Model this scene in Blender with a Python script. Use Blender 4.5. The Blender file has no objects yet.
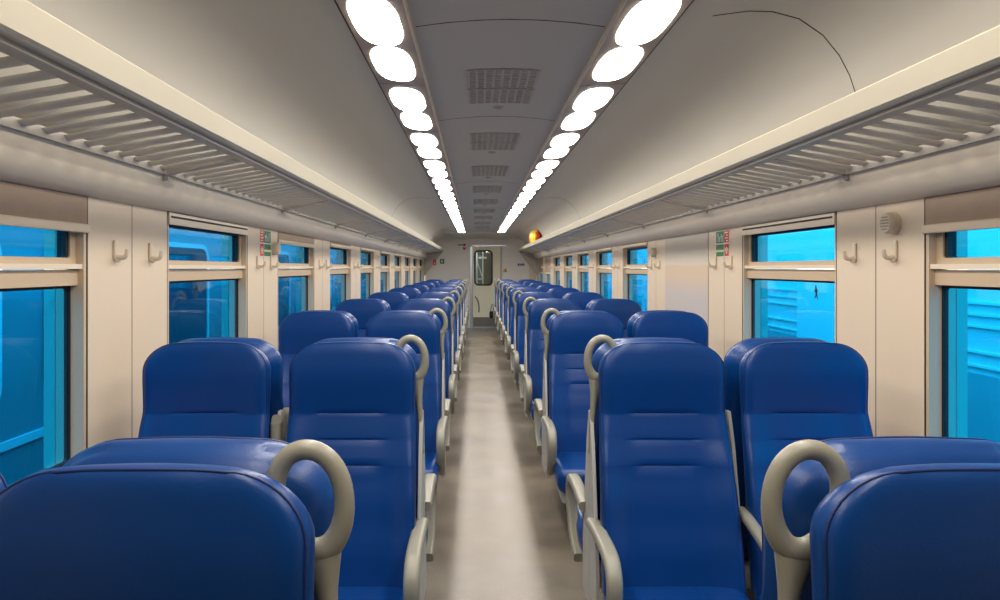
import bpy, bmesh, math, random
from mathutils import Vector, Matrix
random.seed(4)
PI = math.pi
SC = bpy.context.scene
COL = SC.collection
P = 1.742            # bay pitch
CAMX, CAMZ = -0.115, 1.53
Y0, Y1 = -2.3, 18.8  # coach ends
ORD = ['first', 'second', 'third', 'fourth', 'fifth', 'sixth', 'seventh', 'eighth', 'ninth', 'tenth', 'eleventh',
       'twelfth', 'thirteenth', 'fourteenth', 'fifteenth', 'sixteenth', 'seventeenth']

# ------------------------------------------------------------------ materials
def lin(c):
    return tuple(((v / 255) / 12.92 if v / 255 <= 0.04045 else ((v / 255 + 0.055) / 1.055) ** 2.4) for v in c) + (1.0,)

def mat(name, rgb, rough=0.5, metal=0.0, bump=0.0, bscale=60.0, var=0.0, vscale=4.0, spec=0.5, coat=0.0):
    m = bpy.data.materials.new(name); m.use_nodes = True
    nt = m.node_tree; b = nt.nodes['Principled BSDF']
    b.inputs['Base Color'].default_value = lin(rgb)
    b.inputs['Roughness'].default_value = rough
    b.inputs['Metallic'].default_value = metal
    b.inputs['Specular IOR Level'].default_value = spec
    if coat:
        b.inputs['Coat Weight'].default_value = coat
        b.inputs['Coat Roughness'].default_value = 0.3
    tc = nt.nodes.new('ShaderNodeTexCoord')
    if var:
        n = nt.nodes.new('ShaderNodeTexNoise'); n.inputs['Scale'].default_value = vscale; n.inputs['Detail'].default_value = 4
        nt.links.new(tc.outputs['Object'], n.inputs['Vector'])
        mx = nt.nodes.new('ShaderNodeMix'); mx.data_type = 'RGBA'
        c = lin(rgb)
        mx.inputs[6].default_value = tuple(v * (1 - var) for v in c[:3]) + (1,)
        mx.inputs[7].default_value = tuple(min(1, v * (1 + var)) for v in c[:3]) + (1,)
        nt.links.new(n.outputs['Fac'], mx.inputs[0]); nt.links.new(mx.outputs[2], b.inputs['Base Color'])
    if bump:
        n = nt.nodes.new('ShaderNodeTexNoise'); n.inputs['Scale'].default_value = bscale; n.inputs['Detail'].default_value = 3
        nt.links.new(tc.outputs['Object'], n.inputs['Vector'])
        bp = nt.nodes.new('ShaderNodeBump'); bp.inputs['Strength'].default_value = bump; bp.inputs['Distance'].default_value = 0.01
        nt.links.new(n.outputs['Fac'], bp.inputs['Height']); nt.links.new(bp.outputs['Normal'], b.inputs['Normal'])
    return m

def emit(name, rgb, s):
    m = bpy.data.materials.new(name); m.use_nodes = True
    nt = m.node_tree; nt.nodes.clear()
    o = nt.nodes.new('ShaderNodeOutputMaterial'); e = nt.nodes.new('ShaderNodeEmission')
    e.inputs['Color'].default_value = lin(rgb); e.inputs['Strength'].default_value = s
    nt.links.new(e.outputs[0], o.inputs[0]); return m

def glass(name, rgb, spec=1.0):
    m = bpy.data.materials.new(name); m.use_nodes = True
    nt = m.node_tree; nt.nodes.clear()
    o = nt.nodes.new('ShaderNodeOutputMaterial')
    t = nt.nodes.new('ShaderNodeBsdfTransparent'); t.inputs['Color'].default_value = lin(rgb)
    g = nt.nodes.new('ShaderNodeBsdfGlossy'); g.inputs['Roughness'].default_value = 0.03
    f = nt.nodes.new('ShaderNodeLayerWeight'); f.inputs['Blend'].default_value = 0.5   # Schlick reflectance from the facing term
    p = nt.nodes.new('ShaderNodeMath'); p.operation = 'POWER'; p.inputs[1].default_value = 5
    nt.links.new(f.outputs['Facing'], p.inputs[0])
    k = nt.nodes.new('ShaderNodeMath'); k.operation = 'MULTIPLY_ADD'; k.inputs[1].default_value = .9 * spec; k.inputs[2].default_value = .035 * spec
    nt.links.new(p.outputs[0], k.inputs[0])
    mx = nt.nodes.new('ShaderNodeMixShader')
    nt.links.new(k.outputs[0], mx.inputs[0]); nt.links.new(t.outputs[0], mx.inputs[1]); nt.links.new(g.outputs[0], mx.inputs[2])
    nt.links.new(mx.outputs[0], o.inputs[0]); return m

M = {}
M['blue'] = mat('blue_vinyl', (4, 58, 121), 0.33, bump=0.04, bscale=260, var=0.06, vscale=9, spec=0.36)
M['blue_pipe'] = mat('dark_blue_piping', (10, 38, 92), 0.45)
M['seatgrey'] = mat('seat_grey_plastic', (146, 143, 127), 0.38, bump=0.05, bscale=300)
M['panelgrey'] = mat('seat_shell_grey', (186, 184, 176), 0.45)
M['base'] = mat('dark_seat_base', (52, 54, 60), 0.5)
M['wall'] = mat('wall_beige', (222, 205, 180), 0.42, bump=0.02, bscale=400, var=0.02, vscale=1.3)
M['ceil'] = mat('ceiling_grey', (206, 202, 190), 0.5, var=0.025, vscale=1.2)
M['endwall'] = mat('end_wall_grey', (246, 238, 224), 0.5)
M['duct'] = mat('duct_grey', (234, 222, 198), 0.30, var=0.03, vscale=5)
M['lip'] = mat('rack_lip_cream', (226, 218, 194), 0.4)
M['slat'] = mat('rack_slat', (226, 217, 196), 0.3)
M['rail'] = mat('rack_rail', (186, 180, 168), 0.4)
M['frame'] = mat('window_frame_aluminium', (200, 178, 148), 0.36)
M['frame_light'] = mat('sash_light', (226, 212, 190), 0.4)
M['gasket'] = mat('black_rubber', (18, 18, 20), 0.6)
M['blind'] = mat('blind_fabric', (172, 152, 132), 0.75, var=0.08, vscale=14)
M['blindbar'] = mat('blind_bar', (230, 212, 184), 0.4)
M['seam'] = mat('dark_seam', (48, 44, 40), 0.7)
M['housing'] = mat('lamp_housing', (158, 144, 130), 0.45)
M['housing_edge'] = mat('lamp_edge_trim', (232, 220, 196), 0.3)
M['lamp'] = emit('lamp_diffuser', (255, 246, 236), 24.0)
M['glassL'] = glass('tinted_window_glass', (78, 206, 243), 1.0)
M['clear'] = glass('clear_glass', (215, 222, 222), 1.0)
M['vent'] = mat('vent_dark', (176, 169, 160), 0.6)
M['hook'] = mat('hook_beige', (214, 200, 178), 0.35)
M['white'] = mat('white_sign', (240, 238, 228), 0.5)
M['green'] = mat('green_sign', (12, 122, 74), 0.5)
M['red'] = mat('red_sign', (208, 40, 30), 0.5)
M['yellow'] = mat('yellow_sticker', (226, 178, 40), 0.5)
M['cream'] = mat('pale_yellow', (226, 220, 160), 0.5)
M['blue_sign'] = mat('blue_sign', (40, 50, 150), 0.5)
M['door'] = mat('door_cream', (248, 238, 204), 0.42, var=0.02)
M['midgrey'] = mat('mid_grey', (122, 114, 106), 0.45, var=0.05)
M['steel'] = mat('threshold_steel', (190, 196, 206), 0.3, metal=0.7)
M['duskblue'] = mat('vestibule_blue_grey', (120, 140, 152), 0.45)
M['black'] = mat('black_fabric', (16, 15, 16), 0.7)
M['orange'] = mat('orange_cloth', (214, 90, 12), 0.5, var=0.25, vscale=9)
M['yell'] = mat('yellow_cloth', (255, 214, 40), 0.5, var=0.15, vscale=9)
M['brown'] = mat('brown_cloth', (120, 46, 10), 0.6)
M['coachL'] = mat('neighbour_coach_paint', (118, 138, 148), 0.4, var=0.08, vscale=0.7)
M['coachglass'] = mat('neighbour_coach_glass', (44, 66, 86), 0.15)
M['coachtrim'] = mat('neighbour_coach_trim', (210, 222, 228), 0.4)
M['coachR'] = mat('white_coach_paint', (220, 228, 230), 0.4, var=0.03, vscale=0.6)
M['coachrib'] = mat('white_rib', (252, 252, 250), 0.4)
M['coachR'].node_tree.nodes['Principled BSDF'].inputs['Roughness'].default_value = .45
M['coachR2'] = mat('grey_coach_band', (168, 180, 186), 0.4, var=0.06, vscale=0.8)
M['track'] = mat('track_bed', (90, 88, 84), 0.9, var=0.2, vscale=5)

def floor_mat():
    m = mat('grey_vinyl_floor', (128, 118, 108), 0.4)
    nt = m.node_tree; b = nt.nodes['Principled BSDF']; tc = nt.nodes['Texture Coordinate']
    n1 = nt.nodes.new('ShaderNodeTexNoise'); n1.inputs['Scale'].default_value = 160; n1.inputs['Detail'].default_value = 2
    n2 = nt.nodes.new('ShaderNodeTexNoise'); n2.inputs['Scale'].default_value = 3.0; n2.inputs['Detail'].default_value = 5
    for n in (n1, n2): nt.links.new(tc.outputs['Object'], n.inputs['Vector'])
    a = nt.nodes.new('ShaderNodeMath'); a.operation = 'ADD'
    nt.links.new(n1.outputs['Fac'], a.inputs[0]); nt.links.new(n2.outputs['Fac'], a.inputs[1])
    r = nt.nodes.new('ShaderNodeValToRGB')
    r.color_ramp.elements[0].position = 0.32; r.color_ramp.elements[0].color = lin((94, 87, 78))
    r.color_ramp.elements[1].position = 0.68; r.color_ramp.elements[1].color = lin((150, 138, 120))
    h = nt.nodes.new('ShaderNodeMath'); h.operation = 'MULTIPLY'; h.inputs[1].default_value = 0.5
    nt.links.new(a.outputs[0], h.inputs[0]); nt.links.new(h.outputs[0], r.inputs[0])
    nt.links.new(r.outputs[0], b.inputs['Base Color'])
    rr = nt.nodes.new('ShaderNodeMapRange'); rr.inputs['To Min'].default_value = 0.24; rr.inputs['To Max'].default_value = 0.46
    nt.links.new(n2.outputs['Fac'], rr.inputs[0]); nt.links.new(rr.outputs[0], b.inputs['Roughness'])
    return m
M['floor'] = floor_mat()

# ------------------------------------------------------------------ mesh helpers
class MB:
    def __init__(s): s.v = []; s.f = []
    def add(s, vs, fs):
        o = len(s.v); s.v += [tuple(v) for v in vs]; s.f += [tuple(i + o for i in f) for f in fs]; return s
    def box(s, x0, x1, y0, y1, z0, z1):
        vs = [(x, y, z) for x in (x0, x1) for y in (y0, y1) for z in (z0, z1)]
        return s.add(vs, [(0, 1, 3, 2), (4, 6, 7, 5), (0, 4, 5, 1), (2, 3, 7, 6), (0, 2, 6, 4), (1, 5, 7, 3)])
    def rbox(s, x0, x1, y0, y1, z0, z1, r=0.01, n=4):
        c = [(x0 + x1) / 2, (y0 + y1) / 2, (z0 + z1) / 2]; h = [(x1 - x0) / 2, (y1 - y0) / 2, (z1 - z0) / 2]
        r = min(r, *h)
        def axis(hh):
            a = [-hh + r * (1 - math.cos(PI / 2 * i / n)) for i in range(n + 1)]
            return a + [-q for q in reversed(a)]
        ax = [axis(q) for q in h]
        def rnd(p):
            q = [max(-h[i] + r, min(h[i] - r, p[i])) for i in range(3)]
            d = Vector([p[i] - q[i] for i in range(3)])
            if d.length > 1e-9: d = d.normalized() * r
            return tuple(c[i] + q[i] + d[i] for i in range(3))
        bm = bmesh.new()
        cache = {}
        def vert(p):
            k = tuple(round(t, 6) for t in p)
            if k not in cache: cache[k] = bm.verts.new(rnd(p))
            return cache[k]
        for i in range(3):
            a, b = (i + 1) % 3, (i + 2) % 3
            for sg in (-1, 1):
                for u in range(len(ax[a]) - 1):
                    for w in range(len(ax[b]) - 1):
                        ps = []
                        for du, dw in ((0, 0), (1, 0), (1, 1), (0, 1)):
                            p = [0, 0, 0]; p[i] = sg * h[i]; p[a] = ax[a][u + du]; p[b] = ax[b][w + dw]; ps.append(p)
                        if sg < 0: ps.reverse()
                        vv = [vert(p) for p in ps]
                        if len(set(vv)) == 4:
                            try: bm.faces.new(vv)
                            except ValueError: pass
        bm.verts.index_update()
        s.add([v.co[:] for v in bm.verts], [[v.index for v in f.verts] for f in bm.faces]); bm.free()
        return s
    def prism(s, poly, a, b, axis='y'):
        """poly: list of 2D points; extruded along axis from a to b"""
        n = len(poly)
        def p3(p, t):
            if axis == 'y': return (p[0], t, p[1])
            if axis == 'x': return (t, p[0], p[1])
            return (p[0], p[1], t)
        vs = [p3(p, a) for p in poly] + [p3(p, b) for p in poly]
        fs = [tuple(range(n)), tuple(range(2 * n - 1, n - 1, -1))]
        fs += [(i, i + n, (i + 1) % n + n, (i + 1) % n) for i in range(n)]
        return s.add(vs, fs)
    def sweep(s, path, sec, side, closed=False, scales=None):
        """sweep 2D section (u along `side`, v along tangent x side) along a path"""
        path = [Vector(p) for p in path]; n = len(path); m = len(sec); side = Vector(side).normalized()
        vs = []
        for i, p in enumerate(path):
            if closed: t = path[(i + 1) % n] - path[i - 1]
            else: t = path[min(i + 1, n - 1)] - path[max(i - 1, 0)]
            t.normalize(); up = t.cross(side); up.normalize()
            k = scales[i] if scales else (1, 1)
            for u, v in sec: vs.append(p + side * u * k[0] + up * v * k[1])
        fs = []
        for i in range(n if closed else n - 1):
            j = (i + 1) % n
            for q in range(m):
                fs.append((i * m + q, i * m + (q + 1) % m, j * m + (q + 1) % m, j * m + q))
        if not closed:
            fs.append(tuple(range(m - 1, -1, -1))); fs.append(tuple(range((n - 1) * m, n * m)))
        return s.add(vs, fs)
    def cyl(s, c, axis, r, h, n=24, r2=None):
        """cylinder starting at c going along axis for h"""
        a = Vector(axis).normalized(); t = Vector((0, 0, 1)) if abs(a.z) < 0.9 else Vector((1, 0, 0))
        u = a.cross(t).normalized(); w = a.cross(u); c = Vector(c); r2 = r if r2 is None else r2
        vs = []
        for q, rr in ((c, r), (c + a * h, r2)):
            vs += [q + (u * math.cos(2 * PI * i / n) + w * math.sin(2 * PI * i / n)) * rr for i in range(n)]
        fs = [(i, (i + 1) % n, (i + 1) % n + n, i + n) for i in range(n)] + [tuple(range(n - 1, -1, -1)), tuple(range(n, 2 * n))]
        return s.add(vs, fs)
    def build(s, name, m, parent=None, smooth=35, loc=(0, 0, 0), mats=None):
        me = bpy.data.meshes.new(name); me.from_pydata(s.v, [], s.f); me.update()
        bm = bmesh.new(); bm.from_mesh(me); bmesh.ops.recalc_face_normals(bm, faces=bm.faces); bm.to_mesh(me); bm.free()
        me.materials.append(M[m] if isinstance(m, str) else m)
        if smooth:
            me.shade_smooth(); me.set_sharp_from_angle(angle=math.radians(smooth))
        o = bpy.data.objects.new(name, me); COL.objects.link(o); o.location = loc
        if parent: o.parent = parent
        return o

def rsec(w, h, r, n=4):
    """rounded rectangle section w x h"""
    out = []
    for cx, cy, a in ((w / 2 - r, h / 2 - r, 0), (-w / 2 + r, h / 2 - r, PI / 2), (-w / 2 + r, -h / 2 + r, PI), (w / 2 - r, -h / 2 + r, 1.5 * PI)):
        for i in range(n + 1):
            t = a + PI / 2 * i / n; out.append((cx + r * math.cos(t), cy + r * math.sin(t)))
    return out
def csec(r, n=10, ry=None):
    ry = ry or r
    return [(r * math.cos(2 * PI * i / n), ry * math.sin(2 * PI * i / n)) for i in range(n)]
def smoothpath(pts, n=6):
    """Catmull-Rom through pts"""
    pts = [Vector(p) for p in pts]; out = []
    for i in range(len(pts) - 1):
        p0 = pts[max(i - 1, 0)]; p1 = pts[i]; p2 = pts[i + 1]; p3 = pts[min(i + 2, len(pts) - 1)]
        for k in range(n):
            t = k / n
            out.append(0.5 * ((2 * p1) + (p2 - p0) * t + (2 * p0 - 5 * p1 + 4 * p2 - p3) * t * t + (3 * p1 - p0 - 3 * p2 + p3) * t ** 3))
    out.append(pts[-1]); return out

def thing(name, label, cat, loc=(0, 0, 0), rz=0, group=None):
    o = bpy.data.objects.new(name, None); o.empty_display_size = 0.1; COL.objects.link(o)
    o.location = loc; o.rotation_euler = (0, 0, rz)
    return tag(o, label, cat, group)
def tag(o, label, cat, group=None, kind=None):
    o['label'] = label; o['category'] = cat
    if group: o['group'] = group
    if kind: o['kind'] = kind
    return o
def struct(o, label=None):
    o['kind'] = 'structure'
    return o
def dup(root, loc=None, rz=None, label=None, group=None):
    r = root.copy(); COL.objects.link(r)
    if loc is not None: r.location = loc
    if rz is not None: r.rotation_euler = (0, 0, rz)
    if label: r['label'] = label
    if group: r['group'] = group
    for ch in list(root.children):
        c = ch.copy(); COL.objects.link(c); c.parent = r
        for g in list(ch.children):
            d = g.copy(); COL.objects.link(d); d.parent = c
    return r
def interp(tab, z):
    if z <= tab[0][0]: return tab[0][1]
    for (a, va), (b, vb) in zip(tab, tab[1:]):
        if z <= b:
            t = (z - a) / (b - a); t = t * t * (3 - 2 * t) * 0.5 + t * 0.5
            return va + (vb - va) * t
    return tab[-1][1]

# ------------------------------------------------------------------ seat
ZT, ZB = 1.268, 0.45
HW = [(0.45, .229), (0.60, .227), (0.80, .223), (0.98, .219), (1.05, .2155), (1.12, .2165), (1.18, .217), (1.27, .213)]
YF = [(0.45, -.245), (0.55, -.228), (0.70, -.190), (0.85, -.152), (0.95, -.122), (1.02, -.104), (1.07, -.106), (1.15, -.108), (1.27, -.092)]
YB = [(0.45, -.150), (0.70, -.095), (0.95, -.052), (1.10, -.016), (1.20, -.008), (1.27, -.010)]
SEAMS = [(1.022, .55), (0.933, .55), (0.850, .43)]
RC = 0.095; RX = 0.110
def hw(z):
    w = interp(HW, z)
    d = z - (ZT - RC)
    if d > 0: w = w - RX + RX * math.sqrt(max(1 - (d / RC) ** 2, 0))
    return w
def edge(x, z):
    W = interp(HW, z); ax = abs(x); dx = (ax - (W - RX)) * RC / RX; dz = z - (ZT - RC)
    if dx > 0 and dz > 0: return max(RC - math.hypot(dx, dz), 0)
    return max(min(W - ax, ZT - z), 0)
def roll(e, R):
    if e >= R: return 0.0
    return R * (1 - math.sqrt(max(1 - (1 - e / R) ** 2, 0)))
def backrest():
    zs = [ZB + (ZT - RC - ZB) * i / 22 for i in range(23)]
    for z, _ in SEAMS: zs += [z - .006, z - .0025, z, z + .0025, z + .006]
    zs += [ZT - RC + RC * math.sin(PI / 2 * i / 10) for i in range(1, 11)]
    zs = sorted(set(round(z, 5) for z in zs))
    zz = [zs[0]]
    for z in zs[1:]:
        if z - zz[-1] > .0015: zz.append(z)
    zs = zz
    ss = [math.sin(PI / 2 * t / 13) for t in range(-13, 14)]
    ss = [0.55 * s + 0.45 * (t / 13) for s, t in zip(ss, range(-13, 14))]
    nr, nc = len(zs), len(ss)
    front, back = [], []
    for z in zs:
        w = hw(z); yf = interp(YF, z); yb = interp(YB, z)
        bol = .030 * max(0, min(1, (1.03 - z) / .25)) + .010
        for s in ss:
            x = w * s; e = edge(x, z)
            b = bol * max(0, (abs(s) - .45) / .55) ** 2
            top = .012 * max(0, (z - 1.05) / .2) * (1 - s * s)   # crown bulge
            y = yf - b - top * .6 + roll(e, .040) * .40
            for sz, sw in SEAMS:
                if abs(s) < sw: y += .0042 * max(0, 1 - abs(z - sz) / .005)
            zc = z - .004 * s * s * max(0, min(1, (z - 1.10) / .15))
            front.append((x, y, zc))
            back.append((x, yb + .010 * (1 - s * s) - roll(e, .105) * .42, zc - .008 * max(0, (z - 1.05) / .21)))
    m = MB()
    fr = [(i * nc + j, i * nc + j + 1, (i + 1) * nc + j + 1, (i + 1) * nc + j) for i in range(nr - 1) for j in range(nc - 1)]
    nb = nr * nc
    bk = [tuple(nb + q for q in reversed(f)) for f in fr]
    loop = [i * nc for i in range(nr)] + [(nr - 1) * nc + j for j in range(1, nc)] + [i * nc + nc - 1 for i in range(nr - 2, -1, -1)] + [j for j in range(nc - 2, 0, -1)]
    L = len(loop)
    vs = front + back; fs = fr + bk
    rings = [loop]
    for k, (t, bulge) in enumerate(((.25, .004), (.5, .006), (.75, .005))):
        base = len(vs); ring = []
        for q in range(L):
            a = Vector(front[loop[q]]); b = Vector(back[loop[q]])
            p0 = Vector(front[loop[q - 1]]); p1 = Vector(front[loop[(q + 1) % L]])
            tn = (p1 - p0); nrm = Vector((-tn.z, 0, tn.x)); nrm = nrm.normalized() if nrm.length > 1e-9 else Vector()
            c = Vector((0, 0, .9))
            if nrm.dot(a - c) < 0: nrm = -nrm
            vs.append(tuple(a.lerp(b, t) + nrm * bulge)); ring.append(base + q)
        rings.append(ring)
    rings.append([nb + q for q in loop])
    for r0, r1 in zip(rings, rings[1:]):
        for q in range(L):
            fs.append((r0[q], r0[(q + 1) % L], r1[(q + 1) % L], r1[q]))
    m.add(vs, fs)
    # piping path: up the left, over the top, down the right
    pipe = []
    for q in range(L - (nc - 2)):
        p = Vector(front[loop[q]])
        if not pipe or (p - pipe[-1]).length > .006: pipe.append(p)
    return m, pipe
BACK, PIPE = backrest()
back_me = BACK.build('backrest', 'blue', smooth=60)
pm = MB(); n = 6; vs = []; fs = []
for i, p in enumerate(PIPE):
    t = (PIPE[min(i + 1, len(PIPE) - 1)] - PIPE[max(i - 1, 0)]).normalized()
    a = Vector((0, 1, 0)); b = t.cross(a).normalized(); a2 = b.cross(t).normalized()
    for k in range(n):
        g = 2 * PI * k / n; vs.append(p + (a2 * math.cos(g) + b * math.sin(g)) * .0024)
for i in range(len(PIPE) - 1):
    for k in range(n): fs.append((i * n + k, i * n + (k + 1) % n, (i + 1) * n + (k + 1) % n, (i + 1) * n + k))
pipe_me = pm.add(vs, fs).build('piping', 'blue_pipe', smooth=80)

def cushion():
    m = MB(); m.rbox(-.236, .236, -.700, -.205, .365, .475, r=.045, n=5)
    vs = []
    for x, y, z in m.v:
        if z > .43: z += .010 * (1 - (x / .236) ** 2) * max(0, 1 - ((y + .45) / .26) ** 2) + .018 * max(0, (-y - .40) / .3)
        vs.append((x, y, z))
    m.v = vs; return m
cushion_me = cushion().build('cushion', 'blue', smooth=60)
bm_ = MB(); bm_.rbox(-.21, .21, -.64, -.12, .30, .372, .02); pan_me = bm_.build('seat_pan', 'panelgrey')
bm_ = MB(); bm_.prism([(-.05, 0), (-.05, .02), (-.028, .04), (-.028, .30), (.028, .30), (.028, .04), (.05, .02), (.05, 0)], -.46, -.20, 'y')
ped_me = bm_.build('pedestal', 'base')
# folded / lowered armrests
def arm_aisle(sx):
    x = sx * .244
    path = smoothpath([(x, -.085, .632), (x, -.22, .642), (x, -.38, .646), (x, -.460, .630), (x, -.495, .580), (x, -.480, .51), (x, -.43, .44), (x, -.35, .39), (x, -.26, .37)], 5)
    sc = []
    for i in range(len(path)):
        t = i / (len(path) - 1); sc.append((1.0 - .25 * max(0, t - .45), 1.0))
    return MB().sweep(path, rsec(.049, .036, .013), (1, 0, 0), scales=sc)
def arm_centre(up, sx):
    x = sx * .243
    if up: path = [(x, -.12, .64), (x, -.095, .75), (x, -.075, .90), (x, -.070, .975), (x, -.072, .985)]
    else: path = [(x, -.14, .690), (x, -.22, .685), (x, -.34, .66), (x, -.44, .63), (x, -.455, .622)]
    return MB().sweep(smoothpath(path, 3), rsec(.036, .036 if not up else .05, .013), (1, 0, 0))
def handle(sx):
    m = MB(); pts = []; sc = []
    cx, cz = .204, 1.203
    for i in range(44):
        a = 2 * PI * i / 44
        u = .0475 * math.sin(a) * (1 + .10 * math.cos(a)); v = .0720 * math.cos(a)
        th = math.radians(11)
        pts.append((sx * (cx + u * math.cos(th) - v * math.sin(th)), -.012, cz + v * math.cos(th) + u * math.sin(th)))
        g = 1 + .30 * max(0, -math.cos(a)) ** 2
        sc.append((1, g))
    m.sweep(pts, csec(.0145, 14, .0140), (0, 1, 0), closed=True, scales=sc)
    # throat and stem
    st = [(.2170, 1.134, .0315), (.2195, 1.118, .0275), (.2225, 1.098, .0220), (.2260, 1.070, .0160), (.2295, 1.035, .0125), (.2350, .97, .0105), (.2400, .86, .010)]
    sp = smoothpath([(sx * p, z, w) for p, z, w in st], 4)
    m.sweep([(p.x, -.012, p.y) for p in sp], csec(.0130, 14, 1.0), (0, 1, 0), scales=[(1, p.z) for p in sp])
    return m
def side_panel(sx):
    x = sx * .238
    poly = [(-.010, 1.01), (-.001, 1.01), (-.001, .30), (-.160, .30), (-.155, .46), (-.115, .66), (-.055, .90)]
    return MB().prism(poly, x - .006, x + .006, 'x')
def make_seat(kind, sx, front):
    """kind: aisle or window; sx: local side (+1/-1) on which the aisle lies"""
    t = thing('train_seat', 'x', 'seat')
    b = back_me.copy(); COL.objects.link(b); b.parent = t
    p = pipe_me.copy(); COL.objects.link(p); p.parent = b
    for q in (cushion_me, pan_me, ped_me):
        c = q.copy(); COL.objects.link(c); c.parent = t
    if kind == 'aisle':
        arm_aisle(sx).build('armrest', 'seatgrey', t, smooth=50)
        if front:
            h = handle(sx).build('grab_handle', 'seatgrey', t, smooth=60)
        side_panel(sx).build('side_panel', 'panelgrey', t)
        side_panel(-sx).build('side_panel', 'panelgrey', t)
    else:
        arm_centre(True, sx).build('armrest', 'seatgrey', t, smooth=50)
        side_panel(sx).build('side_panel', 'panelgrey', t)
    return t
def make_low(sx, front):
    t = make_seat('window', sx, front)
    for c in list(t.children):
        if c.name.startswith('armrest'): bpy.data.objects.remove(c)
    arm_centre(False, sx).build('armrest', 'seatgrey', t, smooth=50)
    return t
PAIR_Y = [1.05, 2.68] + [2.72 + (k - 1) * P for k in range(2, 10)]
XA = {-1: .552, 1: .540}; XW = {-1: 1.066, 1: 1.040}
protos = {}
for k, cy in enumerate(PAIR_Y):
    for side in (-1, 1):
        sname = 'left' if side < 0 else 'right'
        for kind in ('aisle', 'window'):
            for front in (True, False):
                sx_world = -side
                sx = sx_world if front else -sx_world
                low = (kind == 'window' and side > 0)
                key = (kind, sx, front, low)
                x = side * (XA[side] if kind == 'aisle' else XW[side])
                x += .012 if (k == 0 and side > 0) else 0
                y = cy - .003 if front else cy + .003
                where = 'by the aisle' if kind == 'aisle' else 'by the window'
                if front: lab = 'blue seat facing the camera %s, %s of aisle, %s row back' % (where, sname, ORD[k])
                else: lab = 'blue seat facing away %s, %s of aisle, behind %s row' % (where, sname, ORD[k])
                grp = 'seats in rows along the aisle'
                if key not in protos:
                    o = make_low(sx, front) if low else make_seat(kind, sx, front)
                    protos[key] = o
                    o.location = (x, y, 0); o.rotation_euler = (0, 0, 0 if front else PI); o['label'] = lab; o['group'] = grp
                else:
                    dup(protos[key], (x, y, 0), 0 if front else PI, lab, grp)
for q in (back_me, pipe_me, cushion_me, pan_me, ped_me): bpy.data.objects.remove(q)

# ------------------------------------------------------------------ room shell
XWALL = 1.433
WZ0, WZ1 = .85, 1.775
winL = [(2.495 + k * P - 1.105, 2.495 + k * P) for k in range(10)]
winR = [(2.541 + k * P - 1.128, 2.541 + k * P) for k in range(10)]
def wall(name, side, wins):
    ys = sorted([Y0, Y1] + [q for w in wins for q in w]); zs = [0, WZ0, WZ1, 2.05]
    bm = bmesh.new()
    V = {}
    def v(y, z):
        if (y, z) not in V: V[(y, z)] = bm.verts.new((side * XWALL, y, z))
        return V[(y, z)]
    for a, b in zip(ys, ys[1:]):
        for c, d in zip(zs, zs[1:]):
            hole = c == WZ0 and any(abs(w[0] - a) < 1e-6 for w in wins)
            if not hole: bm.faces.new([v(a, c), v(b, c), v(b, d), v(a, d)])
    fs = bm.faces[:]
    ret = bmesh.ops.extrude_face_region(bm, geom=fs)
    for g in ret['geom']:
        if isinstance(g, bmesh.types.BMVert): g.co.x += side * .110
    bmesh.ops.recalc_face_normals(bm, faces=bm.faces)
    me = bpy.data.meshes.new(name); bm.to_mesh(me); bm.free()
    o = bpy.data.objects.new(name, me); COL.objects.link(o); o['kind'] = 'structure'
    return o
def wall_mat(off):
    """beige laminate with a dark joint down the middle of each pillar"""
    m = mat('wall_beige_jointed', (222, 205, 180), 0.42, bump=0.02, bscale=400)
    nt = m.node_tree; b = nt.nodes['Principled BSDF']; tc = nt.nodes['Texture Coordinate']
    sp = nt.nodes.new('ShaderNodeSeparateXYZ'); nt.links.new(tc.outputs['Object'], sp.inputs[0])
    def mth(op, a, v):
        n = nt.nodes.new('ShaderNodeMath'); n.operation = op
        nt.links.new(a, n.inputs[0])
        if v is not None: n.inputs[1].default_value = v
        return n.outputs[0]
    w = mth('SUBTRACT', sp.outputs['Y'], off - P / 2)
    w = mth('MODULO', w, P); w = mth('SUBTRACT', w, P / 2); w = mth('ABSOLUTE', w, None); w = mth('LESS_THAN', w, .0035)
    mx = nt.nodes.new('ShaderNodeMix'); mx.data_type = 'RGBA'
    mx.inputs[6].default_value = lin((222, 205, 180)); mx.inputs[7].default_value = lin((120, 104, 88))
    nt.links.new(w, mx.inputs[0]); nt.links.new(mx.outputs[2], b.inputs['Base Color'])
    return m
PL = [(winL[k][1], winL[k + 1][0]) for k in range(9)] + [(winL[9][1], Y1)]
PR = [(winR[k][1], winR[k + 1][0]) for k in range(9)] + [(winR[9][1], Y1)]
wl = wall('wall_left', -1, winL); wl.data.materials.append(wall_mat(sum(PL[0]) / 2 - 5 * P))
wr = wall('wall_right', 1, winR); wr.data.materials.append(wall_mat(sum(PR[0]) / 2 - 5 * P))
struct(MB().box(-1.5, 1.5, Y0, 20.4, -.08, 0).build('floor', 'floor', smooth=0))

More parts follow.
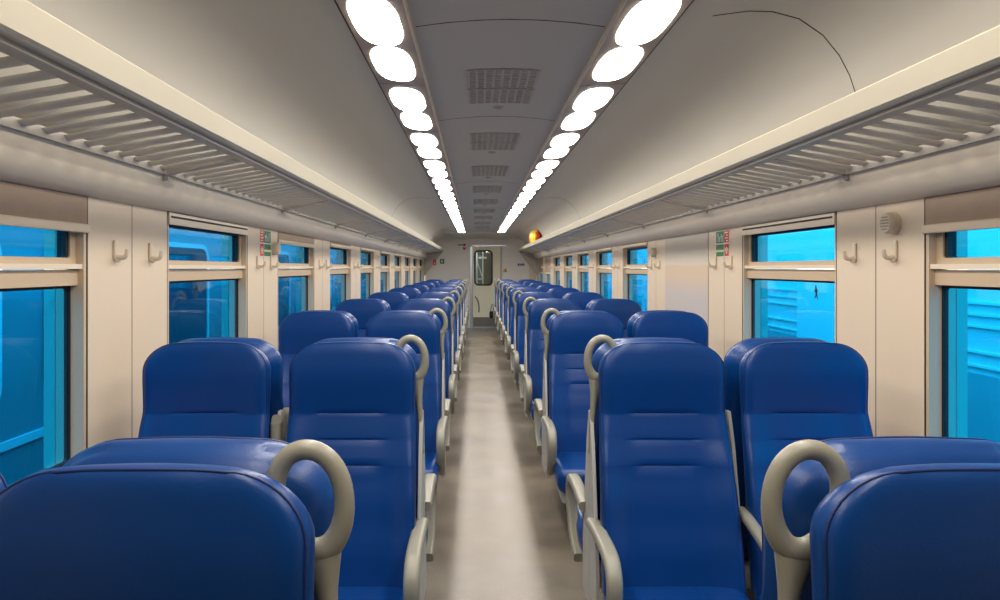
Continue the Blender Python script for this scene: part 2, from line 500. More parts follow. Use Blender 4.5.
# ceiling profile (half), outer to centre
CP = [(1.428, 1.900), (1.345, 1.922), (1.285, 1.945), (1.225, 1.988), (1.188, 2.055), (1.158, 2.123), (1.140, 2.177), (1.105, 2.245), (1.050, 2.313), (.970, 2.368), (.880, 2.392), (.800, 2.394),
      (.680, 2.378), (.545, 2.359), (.440, 2.353), (.333, 2.346), (.22, 2.361), (.11, 2.370), (0, 2.373)]
prof = [(-x, z) for x, z in CP] + [(x, z) for x, z in reversed(CP[:-1])]
YC = 17.0
def loft(secs, name, m, smooth=40):
    n = len(secs[0]); b = MB()
    b.add([p for s in secs for p in s], [(i * n + j, i * n + j + 1, (i + 1) * n + j + 1, (i + 1) * n + j) for i in range(len(secs) - 1) for j in range(n - 1)])
    return b.build(name, m, smooth=smooth)
sec = lambda y: [(x, y, z) for x, z in prof]
ce = loft([sec(Y0), sec(YC)], 'ceiling', 'ceil', 50); struct(ce)
# sloping bulkhead from the lamp ends down to the end wall
bsec = lambda y, q: [(x, y, z - q * max(0, z - 2.0)) for x, z in prof]
struct(loft([sec(YC), bsec(YC + .04, .05), bsec(Y1 - .6, .06), bsec(Y1 - .2, .13), bsec(Y1 + .01, .26)], 'ceiling_bulkhead', 'endwall', 60))

# cable duct (rounded cove) under the racks
for side, nm in ((-1, 'trim_1'), (1, 'trim_2')):
    d = [(1.433, 1.772), (1.408, 1.776), (1.385, 1.790), (1.362, 1.815), (1.347, 1.845), (1.338, 1.875), (1.332, 1.897), (1.345, 1.905), (1.433, 1.905)]
    struct(MB().prism([(side * x, z) for x, z in d], Y0 + .01, Y1 - .01, 'y').build(nm, 'duct', smooth=60))
JY = [2.87 + k * P for k in range(-1, 9)]
struct_n = 3
# end walls
def end_wall(name, y, t, hole, m):
    x0, x1, zt = hole; b = MB()
    if hole == (0, 0, 0): b.box(-1.43, 1.43, y, y + t, 0, 2.5)
    else:
        pts = [(-1.43, 0), (x0, 0), (x0, zt), (x1, zt), (x1, 0), (1.43, 0), (1.43, 2.40), (-1.43, 2.40)]
        b.prism(pts, y, y + t, 'y')
    return struct(b.build(name, m, smooth=0))
DX0, DX1, DZ = -.215, .515, 2.09
end_wall('wall_far', Y1, .07, (DX0, DX1, DZ), 'endwall')
end_wall('wall_near', Y0 - .05, .05, (0, 0, 0), 'midgrey')
# right corner pilaster by the end wall
struct(MB().rbox(1.235, 1.425, Y1 - .10, Y1 - .001, .001, 1.86, .01).build('trim_3', 'wall'))

# ------------------------------------------------------------------ door in the end wall
dr = bpy.data.objects.new('door_1', None); COL.objects.link(dr); dr['kind'] = 'structure'; dr.location = (0, Y1, 0)
def rrect(x0, x1, z0, z1, r, n=6):
    out = []
    for cx, cz, a in ((x1 - r, z1 - r, 0), (x0 + r, z1 - r, PI / 2), (x0 + r, z0 + r, PI), (x1 - r, z0 + r, 1.5 * PI)):
        for i in range(n + 1):
            t = a + PI / 2 * i / n; out.append((cx + r * math.cos(t), cz + r * math.sin(t)))
    return out
def ringplate(m, outer, inner, a, b, axis='y'):
    """flat ring between two outlines with equal point counts, thickness a..b"""
    n = len(outer)
    def p3(p, t): return (p[0], t, p[1]) if axis == 'y' else (t, p[0], p[1])
    vs = [p3(p, a) for p in outer] + [p3(p, a) for p in inner] + [p3(p, b) for p in outer] + [p3(p, b) for p in inner]
    fs = []
    for i in range(n):
        j = (i + 1) % n
        fs += [(i, j, n + j, n + i), (2 * n + i, 3 * n + i, 3 * n + j, 2 * n + j), (i, 2 * n + i, 2 * n + j, j), (n + i, n + j, 3 * n + j, 3 * n + i)]
    return m.add(vs, fs)
WX0, WX1, WB, WT = -.150, .285, 1.10, 1.965
outer = rrect(DX0 + .015, DX1 - .012, .02, DZ - .012, .004)
inner = rrect(WX0 - .012, WX1 + .012, WB - .012, WT + .012, .10)
ringplate(MB(), outer, inner, .025, .060).build('door_leaf', 'door', dr, smooth=30)
ringplate(MB(), rrect(WX0 - .022, WX1 + .022, WB - .022, WT + .022, .11), rrect(WX0 + .012, WX1 - .012, WB + .012, WT - .012, .085), .012, .064).build('window_gasket', 'gasket', dr, smooth=30)
MB().prism(rrect(WX0, WX1, WB, WT, .09), .040, .046, 'y').build('door_pane', 'clear', dr, smooth=30)
MB().box(DX0 + .02, DX1 - .02, .012, .024, .03, .27).build('floor_stand_in', 'midgrey', dr)  # grey plate added in place of the open floor beyond the threshold
hp = smoothpath([(-.15, .02, .80), (-.10, -.015, .74), (-.06, -.02, .64), (-.045, -.018, .52), (-.05, .02, .40)], 4)
MB().sweep(hp, csec(.012, 8), (0, 1, 0)).build('door_handle', 'black', dr, smooth=60)
MB().box(DX0 + .01, DX1 + .13, -.035, -.002, DZ - .005, DZ + .03).build('header_rail', 'steel', dr)
MB().box(DX0 - .055, DX0 - .005, -.02, -.001, 0.001, DZ - .01).build('door_jamb', 'steel', dr)
MB().box(DX1 + .004, DX1 + .028, -.02, -.001, 0.001, DZ - .01).build('door_jamb', 'panelgrey', dr)
MB().box(DX0 - .05, DX1 + .05, -.05, .06, .0005, .012).build('threshold', 'steel', dr)
# vestibule beyond the door
struct(MB().box(-1.4, -1.36, Y1 + .08, 20.4, 0, 2.3).build('wall_vestibule_left', 'endwall', smooth=0))
struct(MB().box(.62, .66, Y1 + .08, 20.4, 0, 2.3).build('wall_vestibule_right', 'midgrey', smooth=0))
struct(MB().box(-1.4, .7, Y1 + .08, 20.4, 2.3, 2.34).build('ceiling_vestibule', 'endwall', smooth=0))
struct(MB().box(-1.4, .7, 20.4, 20.44, 0, 2.34).build('wall_vestibule', 'duskblue', smooth=0))
vp = thing('glazed_partition', 'glazed vestibule partition with white posts seen through the end door window', 'partition', (0, 19.75, 0))
MB().box(.09, .62, -.02, .02, 0.0, 2.28).build('dark_panel', 'midgrey', vp)
for xx in (-.10, .06): MB().box(xx - .016, xx + .016, -.03, .03, 0.0, 2.28).build('post', 'white', vp)
MB().sweep([(-.09, 0, 1.70), (.05, 0, 1.28)], csec(.015, 6), (0, 1, 0)).build('brace', 'white', vp)
MB().box(-.085, .045, -.025, .025, 1.22, 1.25).build('rail', 'white', vp)
MB().box(-.05, .16, -.045, -.022, 1.78, 1.83).build('notice', 'white', vp)

vl = thing('vestibule_light', 'square ceiling light of the vestibule beyond the end door', 'ceiling light', (-.45, 19.5, 2.30))
MB().box(-.30, .30, -.20, .20, -.035, .0).build('housing', 'white', vl, smooth=0)
MB().box(-.27, .27, -.17, .17, -.045, -.035).build('diffuser', 'lamp', vl, smooth=0)

# ------------------------------------------------------------------ windows
BL = {-1: [1.648, 1.745, 1.69, 1.72, 1.735, 1.735, 1.735, 1.735, 1.735, 1.735],
      1: [1.648, 1.745, .87, 1.735, 1.735, 1.735, 1.735, 1.735, 1.40, 1.40]}
def window(idx, side, y0, y1, blind):
    w = bpy.data.objects.new('window_%d' % idx, None); COL.objects.link(w); w['kind'] = 'structure'
    w.location = (side * XWALL, y0, 0)
    W = y1 - y0; X = lambda a: side * a
    def ring(name, a, b, z0, z1, t, xa, xb, m, r=.03):
        o = rrect(a, b, z0, z1, r); i = rrect(a + t, b - t, z0 + t, z1 - t, max(r - t * .5, .012))
        return ringplate(MB(), o, i, X(xa), X(xb), 'x').build(name, m, w, smooth=30)
    z0, z1 = WZ0 + .001, WZ1 - .002
    ring('outer_seal', .001, W - .001, z0, z1, .007, .001, .012, 'gasket', .01)
    ring('window_frame', .008, W - .008, z0 + .007, z1 - .007, .016, .002, .066, 'frame', .03)
    # sashes, set back from the wall face
    ring('upper_sash', .024, W - .024, 1.530, z1 - .012, .034, .028, .060, 'frame', .02)
    ring('upper_gasket', .056, W - .056, 1.545, z1 - .044, .018, .034, .064, 'gasket', .012)
    MB().box(X(.006), X(.060), .020, W - .020, 1.527, 1.543).build('sash_ledge', 'frame_light', w)
    MB().box(X(.022), X(.060), .020, W - .020, 1.472, 1.523).build('transom', 'frame', w)
    ring('lower_gasket', .020, W - .020, z0 + .020, 1.474, .012, .046, .064, 'gasket', .012)
    MB().box(X(.050), X(.056), .070, W - .070, 1.548, z1 - .058).build('upper_pane', 'glassL', w, smooth=0)
    MB().box(X(.050), X(.056), .026, W - .026, z0 + .026, 1.470).build('lower_pane', 'glassL', w, smooth=0)
    # exterior reveal seen through the glass
    MB().box(X(.112), X(.15), W - .001, W + .03, z0, z1).build('outer_reveal', 'frame_light', w)
    MB().box(X(.112), X(.15), -.03, .001, z0, z1).build('outer_reveal', 'frame_light', w)
    # blind
    if blind < 1.74:
        full = blind < 1.0
        bl = MB().box(X(-.002), X(.001), .010, W - .010, blind + .02, WZ1 - .004).build('blind', 'blindfull' if full else 'blind', w)
        MB().rbox(*sorted((X(-.012), X(.003))), .004, W - .004, blind, blind + .030, .004, 2).build('blind_bar', 'blindbar', bl)
    else:
        MB().box(X(-.006), X(.003), .012, W - .012, z1 - .055, z1 - .004).build('blind_cassette', 'frame_light', w)
        MB().box(X(-.009), X(-.006), .03, W - .03, z1 - .026, z1 - .018).build('blind_slot', 'gasket', w)
    return w
def blind_full_mat():
    m = mat('blind_two_tone', (190, 180, 168), 0.7)
    nt = m.node_tree; b = nt.nodes['Principled BSDF']; tc = nt.nodes['Texture Coordinate']
    sp = nt.nodes.new('ShaderNodeSeparateXYZ'); nt.links.new(tc.outputs['Object'], sp.inputs[0])
    mr = nt.nodes.new('ShaderNodeMapRange'); mr.inputs['From Min'].default_value = .85; mr.inputs['From Max'].default_value = 1.8
    nt.links.new(sp.outputs['Z'], mr.inputs[0])
    r = nt.nodes.new('ShaderNodeValToRGB'); e = r.color_ramp.elements
    e[0].position = .50; e[0].color = lin((188, 182, 180)); e[1].position = .66; e[1].color = lin((206, 184, 162))
    q = e.new(.735); q.color = lin((206, 184, 162)); q = e.new(.745); q.color = lin((204, 196, 182))
    nt.links.new(mr.outputs[0], r.inputs[0]); nt.links.new(r.outputs[0], b.inputs['Base Color']); return m
M['blindfull'] = blind_full_mat()
idx = 1
WOBJ = {}
for side, wins in ((-1, winL), (1, winR)):
    for k, (a, b) in enumerate(wins):
        WOBJ[(side, k)] = window(idx, side, a, b, BL[side][k]); idx += 1
# small no-leaning-out stickers on the second windows
def sticker(side, k, dy):
    w = WOBJ[(side, k)]; m = MB(); X = lambda a: side * a
    x0, x1 = X(.0485), X(.0495)
    def bar(a, b, t):
        a = Vector((a[0] + dy, a[1])); b = Vector((b[0] + dy, b[1])); d = (b - a); n_ = Vector((-d.y, d.x)).normalized() * t
        m.prism([tuple(a + n_), tuple(b + n_), tuple(b - n_), tuple(a - n_)], x0, x1, 'x')
    bar((0, 1.447), (.006, 1.437), .006); bar((.002, 1.435), (-.004, 1.405), .009); bar((-.004, 1.408), (.014, 1.388), .004)
    bar((-.004, 1.408), (-.016, 1.384), .004); bar((0, 1.430), (.020, 1.418), .003); bar((0, 1.430), (-.018, 1.422), .003)
    m.build('window_sticker', 'gasket', w, smooth=0)
sticker(-1, 1, .46); sticker(1, 1, .30)

# ------------------------------------------------------------------ luggage racks
for side in (-1, 1):
    sn = 'left' if side < 0 else 'right'
    rk = thing('luggage_rack', 'slatted overhead luggage rack with cream front edge along the %s wall' % sn, 'luggage rack', (0, 0, 0))
    lipp = [(.930, 2.013), (.937, 2.019), (.985, 2.012), (1.000, 1.990), (1.000, 1.965), (.990, 1.958), (.966, 1.957), (.956, 1.963)]
    MB().prism([(side * x, z) for x, z in lipp], Y0 + .02, Y1 - .02, 'y').build('front_rail', 'lip', rk, smooth=30)
    MB().prism([(side * x, z) for x, z in [(.990, 1.946), (1.030, 1.946), (1.030, 1.958), (.990, 1.958)]], Y0 + .02, Y1 - .02, 'y').build('under_rail', 'rail', rk)
    MB().prism([(side * x, z) for x, z in [(1.318, 1.893), (1.335, 1.893), (1.335, 1.925), (1.318, 1.925)]], Y0 + .02, Y1 - .02, 'y').build('rear_rail', 'rail', rk)
    edges_ = [Y0 + .05] + JY + [Y1 - .05]
    for a, b in zip(edges_, edges_[1:]):
        nsl = max(2, int(round((b - a) / .1089))); m = MB()
        for q in range(nsl):
            yy = a + (b - a) * (q + .5) / nsl
            ct, st_ = math.cos(math.radians(-11)), math.sin(math.radians(-11))
            s_ = [(u * ct - v * st_, u * st_ + v * ct) for u, v in csec(.0210, 10, .0050)]
            if side < 0: s_ = [(u, -v) for u, v in s_]
            m.sweep([(side * .985, yy, 1.968), (side * 1.325, yy, 1.912)], s_, (0, 1, 0))
        m.build('slat_grille', 'slat', rk, smooth=60)
    for yy in JY:
        m = MB()
        m.prism([(side * x, z) for x, z in [(.985, 1.962), (1.335, 1.890), (1.335, 1.922), (.985, 1.978)]], yy - .02, yy + .02, 'y')
        br = m.build('bracket', 'rail', rk)
        MB().rbox(*sorted((side * 1.322, side * 1.345)), yy - .010, yy + .010, 1.872, 1.900, .004, 2).build('joint_clip', 'vent', br)
    # end gusset against the end wall
    MB().prism([(side * x, z) for x, z in [(.955, 1.953), (1.332, 1.887), (1.425, 1.77), (1.425, 1.33)]], Y1 - .18, Y1 - .15, 'y').build('end_gusset', 'rail', rk)

# ------------------------------------------------------------------ ceiling lights
def lamp_unit(side):
    t = thing('ceiling_light', 'x', 'ceiling light')
    L = 1.118; xi, xo = .336, .5416
    h = MB(); poly = [(side * x, z) for x, z in [(xi, 2.330), (xo, 2.342), (xo, 2.362), (xi, 2.351)]]
    h.prism(poly, .004, L - .004, 'y').build('housing', 'housing', t, smooth=0)
    MB().prism([(side * x, z) for x, z in [(xi - .008, 2.327), (xi - .001, 2.326), (xi - .001, 2.352), (xi - .008, 2.352)]], .002, L - .002, 'y').build('edge_trim', 'housing_edge', t, smooth=0)
    MB().prism([(side * x, z) for x, z in [(xo + .001, 2.346), (xo + .008, 2.346), (xo + .008, 2.362), (xo + .001, 2.362)]], .002, L - .002, 'y').build('edge_gap', 'seam', t, smooth=0)
    for c in (.054 + .2475, .054 + .495 + .010 + .2475):
        m = MB(); n = 40; e = 2.0 / 2.75; a, b = .0805, .2440
        cx = (xi + xo) / 2 + .004
        rings = []
        for rr, dz in ((1.0, .001), (.985, -.002), (.93, -.004), (.55, -.005)):
            ring = []
            for i in range(n):
                g = 2 * PI * i / n; u = math.copysign(abs(math.cos(g)) ** e, math.cos(g)) * a * rr; v = math.copysign(abs(math.sin(g)) ** e, math.sin(g)) * b * rr
                zb = 2.330 + (cx + u - xi) / (xo - xi) * .012
                ring.append((side * (cx + u), c + v, zb + dz))
            rings.append(ring)
        vs = [p for r in rings for p in r] + [(side * cx, c, 2.336 - .006)]
        fs = [(k * n + i, k * n + (i + 1) % n, (k + 1) * n + (i + 1) % n, (k + 1) * n + i) for k in range(3) for i in range(n)]
        fs += [(3 * n + i, 3 * n + (i + 1) % n, 4 * n) for i in range(n)]
        m.add(vs, fs).build('diffuser', 'lamp', t, smooth=60)
    return t
LY0 = 2.668 - .054 - .495 - .005   # start of the first visible unit
for side in (-1, 1):
    sn = 'left' if side < 0 else 'right'
    pr = lamp_unit(side); ui = 0
    for k in range(-2, 14):
        y = LY0 + 1.118 * k
        if y < Y0 or y + 1.118 > YC + .05: continue
        if k < 0: lab = 'twin oval ceiling light overhead behind the camera, %s strip' % sn
        else: lab = 'twin oval ceiling light in the %s strip, %s unit from the camera' % (sn, ORD[k])
        o = pr if ui == 0 else dup(pr)
        o.location = (0, y, 0); o['label'] = lab; o['group'] = 'lights in the two ceiling strips'; ui += 1

# ------------------------------------------------------------------ ceiling vents, detectors and joints
def czc(x):  # height of centre ceiling panel
    return 2.373 - (abs(x) / .333) ** 2 * .027
def vent_unit(name, label, y):
    t = thing(name, label, 'vent', (0, y, 0), 0, 'air vents down the middle of the ceiling')
    for (a, b) in ((0, .31), (.33, .63)):
        fr = MB(); n = 12
        def strip(x0, x1, ya, yb, d0, d1, m):
            k = max(1, int((x1 - x0) / .03)); vs = []; fs = []
            for i in range(k + 1):
                x = x0 + (x1 - x0) * i / k
                for yy in (ya, yb):
                    for d in (d0, d1): vs.append((x, yy, czc(x) - d))
            for i in range(k):
                o = i * 4; q = o + 4
                fs += [(o, o + 2, q + 2, q), (o + 1, q + 1, q + 3, o + 3), (o, q, q + 1, o + 1), (o + 2, o + 3, q + 3, q + 2)]
            fs += [(0, 1, 3, 2), (k * 4, k * 4 + 2, k * 4 + 3, k * 4 + 1)]
            m.add(vs, fs)
        bkm = MB(); strip(-.150, .150, a, b, -.001, .002, bkm)
        g = bkm.build('vent_panel', 'vent', t, smooth=0)
        sl = MB()
        for i in range(9):
            x = -.15 + .30 * i / 8; strip(x - .006, x + .006, a, b, .002, .006, sl)
        for yy in (a, b - .01): strip(-.150, .150, yy, yy + .01, .002, .006, sl)
        for q in range(1, 7):
            yy = a + (b - a) * q / 7; strip(-.150, .150, yy - .008, yy + .004, .002, .005, sl)
        sl.build('slats', 'ventslat', g, smooth=0)
    return t
M['ventslat'] = mat('vent_slat_grey', (196, 190, 180), 0.6)
for k in range(9):
    vent_unit('ceiling_vent', 'grey slotted ceiling air vent between light strips, %s from the camera' % ORD[k], 3.10 + 1.47 * k)
    y = 3.84 + 1.49 * k
    d = thing('ceiling_nozzle', 'small round ceiling speaker between light strips, %s from the camera' % ORD[k], 'speaker', (0, y, 2.373), 0, 'round fittings in the ceiling centre')
    MB().cyl((0, 0, .004), (0, 0, -1), .030, .012, 20, .026).build('rim', 'ventslat', d)
    m = MB(); m.cyl((0, 0, -.007), (0, 0, -1), .019, .003, 16); m.build('core', 'vent', d)
for side in (-1, 1):   # fine joints across the ceiling panels, every bay and a bit
    pass
def joint(name, pts, y):
    m = MB(); vs = []; fs = []
    for x, z in pts: vs += [(x, y - .0025, z - .0015), (x, y + .0025, z - .0015), (x, y - .0025, z + .002), (x, y + .0025, z + .002)]
    for i in range(len(pts) - 1):
        o = i * 4; q = o + 4; fs += [(o, o + 1, q + 1, q), (o + 2, q + 2, q + 3, o + 3), (o, q, q + 2, o + 2), (o + 1, o + 3, q + 3, q + 1)]
    struct(m.add(vs, fs).build(name, 'seam', smooth=0))
tn = 4
for y in (2.49, 4.08, 7.15, 10.2):
    joint('trim_%d' % tn, [(x, czc(x)) for x in [-.32 + .64 * i / 16 for i in range(17)]], y); tn += 1
sp_ = [(x, z) for x, z in CP if .60 < x and z > 2.0]
joint('trim_%d' % tn, sp_, 2.47); tn += 1
joint('trim_%d' % tn, sp_, 9.0); tn += 1
joint('trim_%d' % tn, [(-x, z) for x, z in sp_], 9.0); tn += 1

# ------------------------------------------------------------------ hooks, speakers, signs on the pillars
def hook_proto(side):
    t = thing('coat_hook', 'x', 'coat hook'); s = -side   # points into the room
    MB().rbox(*sorted((0, s * .010)), -.011, .011, -.012, .058, .005, 3).build('back_plate', 'hook', t, smooth=60)
    pth = smoothpath([(s * .004, 0, .0), (s * .022, 0, -.006), (s * .040, 0, -.004), (s * .047, 0, .010), (s * .048, 0, .024)], 3)
    m = MB(); m.sweep(pth, csec(.0085, 8), (0, 1, 0))
    m.sweep([(s * .004, 0, -.004), (s * .010, 0, -.016), (s * .020, 0, -.018)], csec(.008, 8), (0, 1, 0))
    m.build('prong', 'hook', t, smooth=60); return t
for side, pil in ((-1, PL), (1, PR)):
    sn = 'left' if side < 0 else 'right'
    pr = hook_proto(side); first = True
    for k in range(9):
        c = sum(pil[k]) / 2
        for j, dy in enumerate((-.14, .15)):
            lab = 'beige coat hook on the %s wall, %s pillar from the camera, %s side' % (sn, ORD[k], ('near', 'far')[j])
            o = pr if first else dup(pr); first = False
            z = 1.574 if k == 0 else 1.546
            o.location = (side * XWALL, c + dy, z); o['label'] = lab; o['group'] = 'coat hooks on the window pillars'
def speaker(side, y, z, label):
    t = thing('wall_speaker', label, 'speaker', (side * XWALL, y, z)); s = -side
    m = MB(); m.cyl((0, 0, 0), (s, 0, 0), .040, .030, 28, .040); m.cyl((s * .030, 0, 0), (s, 0, 0), .040, .010, 28, .034)
    m.build('speaker_body', 'hook', t, smooth=40)
    g = MB()
    for q in (-2, -1, 0, 1, 2):
        h = math.sqrt(.029 ** 2 - (q * .011) ** 2); g.box(*sorted((s * .0395, s * .0415)), -h, h, q * .011 - .0025, q * .011 + .0025)
    g.build('grille', 'housing', t, smooth=0)
speaker(1, 2.715, 1.695, 'round beige loudspeaker on the right wall above the nearest pillar hook')
speaker(-1, 4.77, 1.655, 'round beige loudspeaker on the left wall beside the green sign')
speaker(1, 6.36, 1.665, 'round beige loudspeaker on the right wall beyond the closed blind')
def sign(side, y0, y1, z0, z1, col, label):
    """two stacked coloured plates with white pictograms"""
    t = thing('safety_sign', label, 'sign', (side * XWALL, 0, 0)); s = -side
    b = lambda m, d0, d1, a, c, p, q: m.box(*sorted((s * d0, s * d1)), a, c, p, q)
    b(MB(), 0, .002, y0 - .004, y1 + .004, z0 - .004, z1 + .002).build('backing', 'white', t, smooth=0)
    zm = z0 + (z1 - z0) * .50; W = y1 - y0; H = z1 - z0
    b(MB(), .002, .003, y0, y1, zm + .004, z1).build('upper_plate', col, t, smooth=0)
    b(MB(), .002, .003, y0, y1, z0, zm - .004).build('lower_plate', col, t, smooth=0)
    m = MB()
    if col == 'red':
        for q in range(4): b(m, .003, .0036, y0 + W * .18, y0 + W * (.60 + .2 * (q % 2)), zm + .012 + q * .017, zm + .020 + q * .017)
        b(m, .003, .0036, y0 + W * .38, y0 + W * .62, z0 + .015, zm - .022)
        b(m, .003, .0036, y0 + W * .15, y0 + W * .85, z0 + .030, z0 + .048)
        m.build('pictogram', 'white', t, smooth=0)
    else:
        for q, (a, h) in enumerate(((.12, .6), (.28, .75), (.50, .5), (.70, .8))):
            b(m, .003, .0036, y0 + W * a, y0 + W * (a + .06), zm + .012, zm + .012 + H * .42 * h)
        b(m, .003, .0036, y0 + W * .1, y0 + W * .4, zm + .040, zm + .046)
        m.build('pictogram', 'white', t, smooth=0)
        b(MB(), .003, .0036, y0, y1, z0 + H * .17, z0 + H * .26).build('band', 'cream', t, smooth=0)
sign(-1, 4.475, 4.548, 1.604, 1.762, 'red', 'narrow red safety sign on the left wall pillar')
sign(-1, 4.560, 4.700, 1.604, 1.762, 'green', 'green escape sign on the left wall pillar')
sign(1, 4.500, 4.580, 1.604, 1.762, 'red', 'narrow red safety sign on the right wall pillar')
sign(1, 4.592, 4.735, 1.604, 1.762, 'green', 'green escape sign on the right wall pillar')
# on the end wall
t = thing('emergency_brake', 'red emergency brake handle on white plate, end wall left of the door', 'emergency handle', (-.42, Y1, 2.115))
MB().box(-.11, .09, -.006, -.001, -.045, .05).build('plate', 'white', t, smooth=0)
m = MB(); m.rbox(-.17, .01, -.035, -.012, -.006, .016, .006, 3); m.cyl((.0, -.008, .005), (0, -1, 0), .03, .03, 16); m.build('lever', 'brown', t)
MB().prism([(-.045, -.055), (.045, -.055), (.02, -.125), (-.02, -.125)], -.006, -.001, 'y').build('red_tab', 'red', t, smooth=0)
t = thing('exit_sign', 'small green sign on the end wall below the left rack end', 'sign', (-.99, Y1, 1.70))
MB().box(-.055, .055, -.006, -.001, -.06, .06).build('plate', 'green', t, smooth=0)
MB().box(-.02, .015, -.008, -.006, -.03, .03).build('pictogram', 'white', t, smooth=0)
t = thing('fire_notice', 'small red notice on the rack end bracket beside green sign', 'sign', (-1.17, Y1 - .18, 1.69))
MB().box(-.04, .04, -.006, -.001, -.08, .06).build('plate', 'red', t, smooth=0)
MB().box(-.02, .02, -.008, -.006, -.05, -.02).build('pictogram', 'white', t, smooth=0)
t = thing('blue_notice', 'small blue notice on the end wall right of the door', 'sign', (1.03, Y1, 1.615))
MB().box(-.10, .10, -.004, .0, -.045, .045).build('plate', 'endwall', t, smooth=0)
for q in range(4): MB().box(-.085 + q * .045, -.05 + q * .045, -.006, -.004, -.03 + .006 * (q % 2), .028).build('letter_block', 'blue_sign', t, smooth=0)
t = thing('warning_sticker', 'small yellow triangular sticker on the end wall beside the door', 'sticker', (.625, Y1, 1.475))
MB().prism([(-.06, -.05), (.06, -.05), (0, .06)], -.006, -.001, 'y').build('triangle', 'yellow', t, smooth=0)
MB().box(-.008, .008, -.008, -.006, -.03, .02).build('mark', 'gasket', t, smooth=0)

# ------------------------------------------------------------------ orange bag on right rack, black bag by the aisle
bg = thing('orange_bag', 'round orange and yellow bag on the right luggage rack near the end', 'bag', (1.055, 14.6, 1.985))
m = MB(); nu, nv = 24, 14; vs = []; fs = []
for i in range(nv + 1):
    th = PI * i / nv
    for j in range(nu):
        ph = 2 * PI * j / nu; r = math.sin(th) ** .8
        vs.append((.118 * r * math.cos(ph), .52 * r * math.sin(ph) * (1 + .04 * math.sin(3 * ph)), .145 + .15 * math.cos(th)))
for i in range(nv):
    for j in range(nu): fs.append((i * nu + j, i * nu + (j + 1) % nu, (i + 1) * nu + (j + 1) % nu, (i + 1) * nu + j))
m.add(vs, fs).build('bag_body', 'orange', bg, smooth=80)
m = MB(); vs = []; fs = []
for i in range(9):
    th = PI * (.12 + .6 * i / 8)
    for j in range(7):
        ph = PI + .25 + 1.5 * j / 6; r = math.sin(th) ** .8
        vs.append((.122 * r * math.cos(ph), .525 * r * math.sin(ph), .145 + .154 * math.cos(th)))
for i in range(8):
    for j in range(6): fs.append((i * 7 + j, i * 7 + j + 1, (i + 1) * 7 + j + 1, (i + 1) * 7 + j))
m.add(vs, fs).build('yellow_panel', 'yell', bg, smooth=80)
m = MB(); m.sweep([(.03, -.505 * math.sin(a) * .96, .145 + .156 * math.cos(a)) for a in [PI * (.02 + .9 * i / 14) for i in range(15)]], csec(.012, 6), (1, 0, 0))
m.build('strap', 'brown', bg, smooth=60)
bb = thing('black_bag', 'small black bag hanging at the last right aisle armrest', 'bag', (.262, 17.24, .35))
MB().rbox(-.07, .06, -.045, .045, 0, .17, .035, 4).build('bag_body', 'black', bb, smooth=60)
MB().sweep(smoothpath([(-.04, 0, .16), (-.03, 0, .26), (.0, 0, .33), (.03, 0, .26), (.035, 0, .16)], 3), csec(.008, 6), (0, 1, 0)).build('strap', 'black', bb, smooth=60)

# ------------------------------------------------------------------ outside
struct(MB().box(-9, 9, -12, 60, -1.1, -1.0).build('ground', 'track', smooth=0))
cl = thing('passenger_coach', 'blue grey passenger coach standing on next track beyond the left windows', 'train', (-3.3, 0, 0))
body = [(0, -.75), (0, 1.9), (-.10, 2.35), (-.45, 2.75), (-1.1, 2.95), (-2.0, 2.95), (-2.7, 2.35), (-2.8, 1.9), (-2.8, -.75)]
MB().prism(body, -6, 45, 'y').build('coach_body', 'coachL', cl, smooth=30)
for k in range(22):
    y = 3.55 - 2 * 1.9 + 1.9 * k
    fr = ringplate(MB(), rrect(y - .05, y + 1.35, .55, 1.80, .20), rrect(y, y + 1.30, .60, 1.75, .16), .012, .025, 'x')
    w_ = fr.build('coach_window', 'coachtrim', cl, smooth=30)
    MB().prism(rrect(y - .02, y + 1.32, .58, 1.77, .17), .001, .013, 'x').build('coach_pane', 'coachglass', w_, smooth=0)
MB().box(.001, .02, -6, 45, .30, .36).build('waist_rail', 'coachtrim', cl, smooth=0)
MB().box(.001, .03, -6, 45, 1.98, 2.06).build('gutter', 'coachtrim', cl, smooth=0)
cr = thing('white_coach', 'bright white ribbed coach standing on next track beyond the right windows', 'train', (4.2, 0, 0))
bodyR = [(0, -.75), (0, 2.3), (.15, 2.7), (.6, 3.0), (2.2, 3.0), (2.7, 2.3), (2.7, -.75)]
MB().prism(bodyR, -6, 45, 'y').build('coach_body', 'coachR', cr, smooth=30)
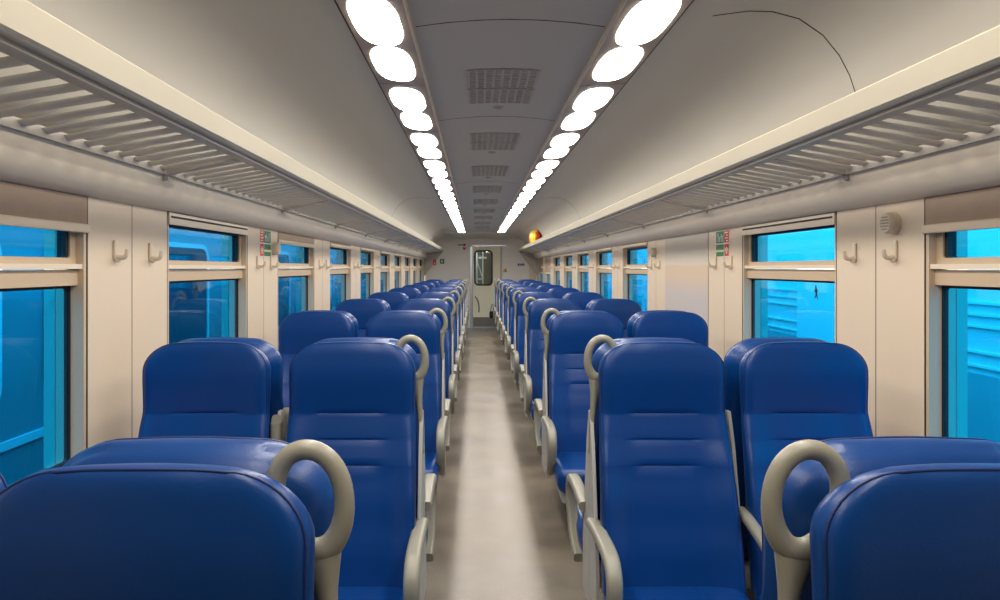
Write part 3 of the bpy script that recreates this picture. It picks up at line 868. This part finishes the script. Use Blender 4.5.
for z in (1.02, 1.12, 1.22, .80, .68):
    MB().box(-.03, -.001, -6, 45, z, z + .022).build('rib', 'coachrib', cr, smooth=0)
MB().box(-.014, -.0005, -6, 45, 1.52, 2.29).build('upper_band', 'coachrib', cr, smooth=0)
MB().box(-.012, -.0005, -6, 45, -.4, .62).build('lower_band', 'coachR2', cr, smooth=0)
for y0_, y1_ in ((5.25, 5.65), (7.9, 9.8), (12.5, 14.2), (17, 19), (23, 26)):
    MB().box(-.04, -.0005, y0_, y1_, -.5, 2.25).build('door_panel', 'coachR2' if y1_ - y0_ < 1 else 'coachrib', cr, smooth=0)
sk = MB().rbox(-.06, -.041, 7.28, 7.62, .78, 1.06, .008, 2).build('square_plate', 'white', cr)
ringplate(MB(), [(7.45 + .10 * math.cos(2 * PI * i / 20), .92 + .10 * math.sin(2 * PI * i / 20)) for i in range(20)],
          [(7.45 + .055 * math.cos(2 * PI * i / 20), .92 + .055 * math.sin(2 * PI * i / 20)) for i in range(20)], -.066, -.059, 'x').build('ring', 'coachglass', sk, smooth=0)

# ------------------------------------------------------------------ world, camera, view
w = bpy.data.worlds.new('World'); SC.world = w; w.use_nodes = True
bgn = w.node_tree.nodes['Background']; bgn.inputs[0].default_value = (0.92, 0.97, 1.0, 1); bgn.inputs[1].default_value = 4.2
cam = bpy.data.cameras.new('Camera'); co = bpy.data.objects.new('Camera', cam); COL.objects.link(co)
co.location = (CAMX, 0, CAMZ); co.rotation_euler = (PI / 2, 0, 0)
cam.sensor_width = 36; cam.lens = 735 / 1000 * 36; cam.clip_start = .02; cam.clip_end = 200
cam.shift_x = (500 - 476.3) / 1000; cam.shift_y = -(300 - 268) / 1000
SC.camera = co
SC.view_settings.view_transform = 'Standard'; SC.view_settings.look = 'None'
SC.view_settings.exposure = 0.12; SC.view_settings.gamma = 1; SC.view_settings.use_curve_mapping = False
SC.cycles.max_bounces = 10; SC.cycles.diffuse_bounces = 6; SC.cycles.transparent_max_bounces = 16
SC.cycles.use_denoising = True
SC.cycles.sample_clamp_indirect = 8
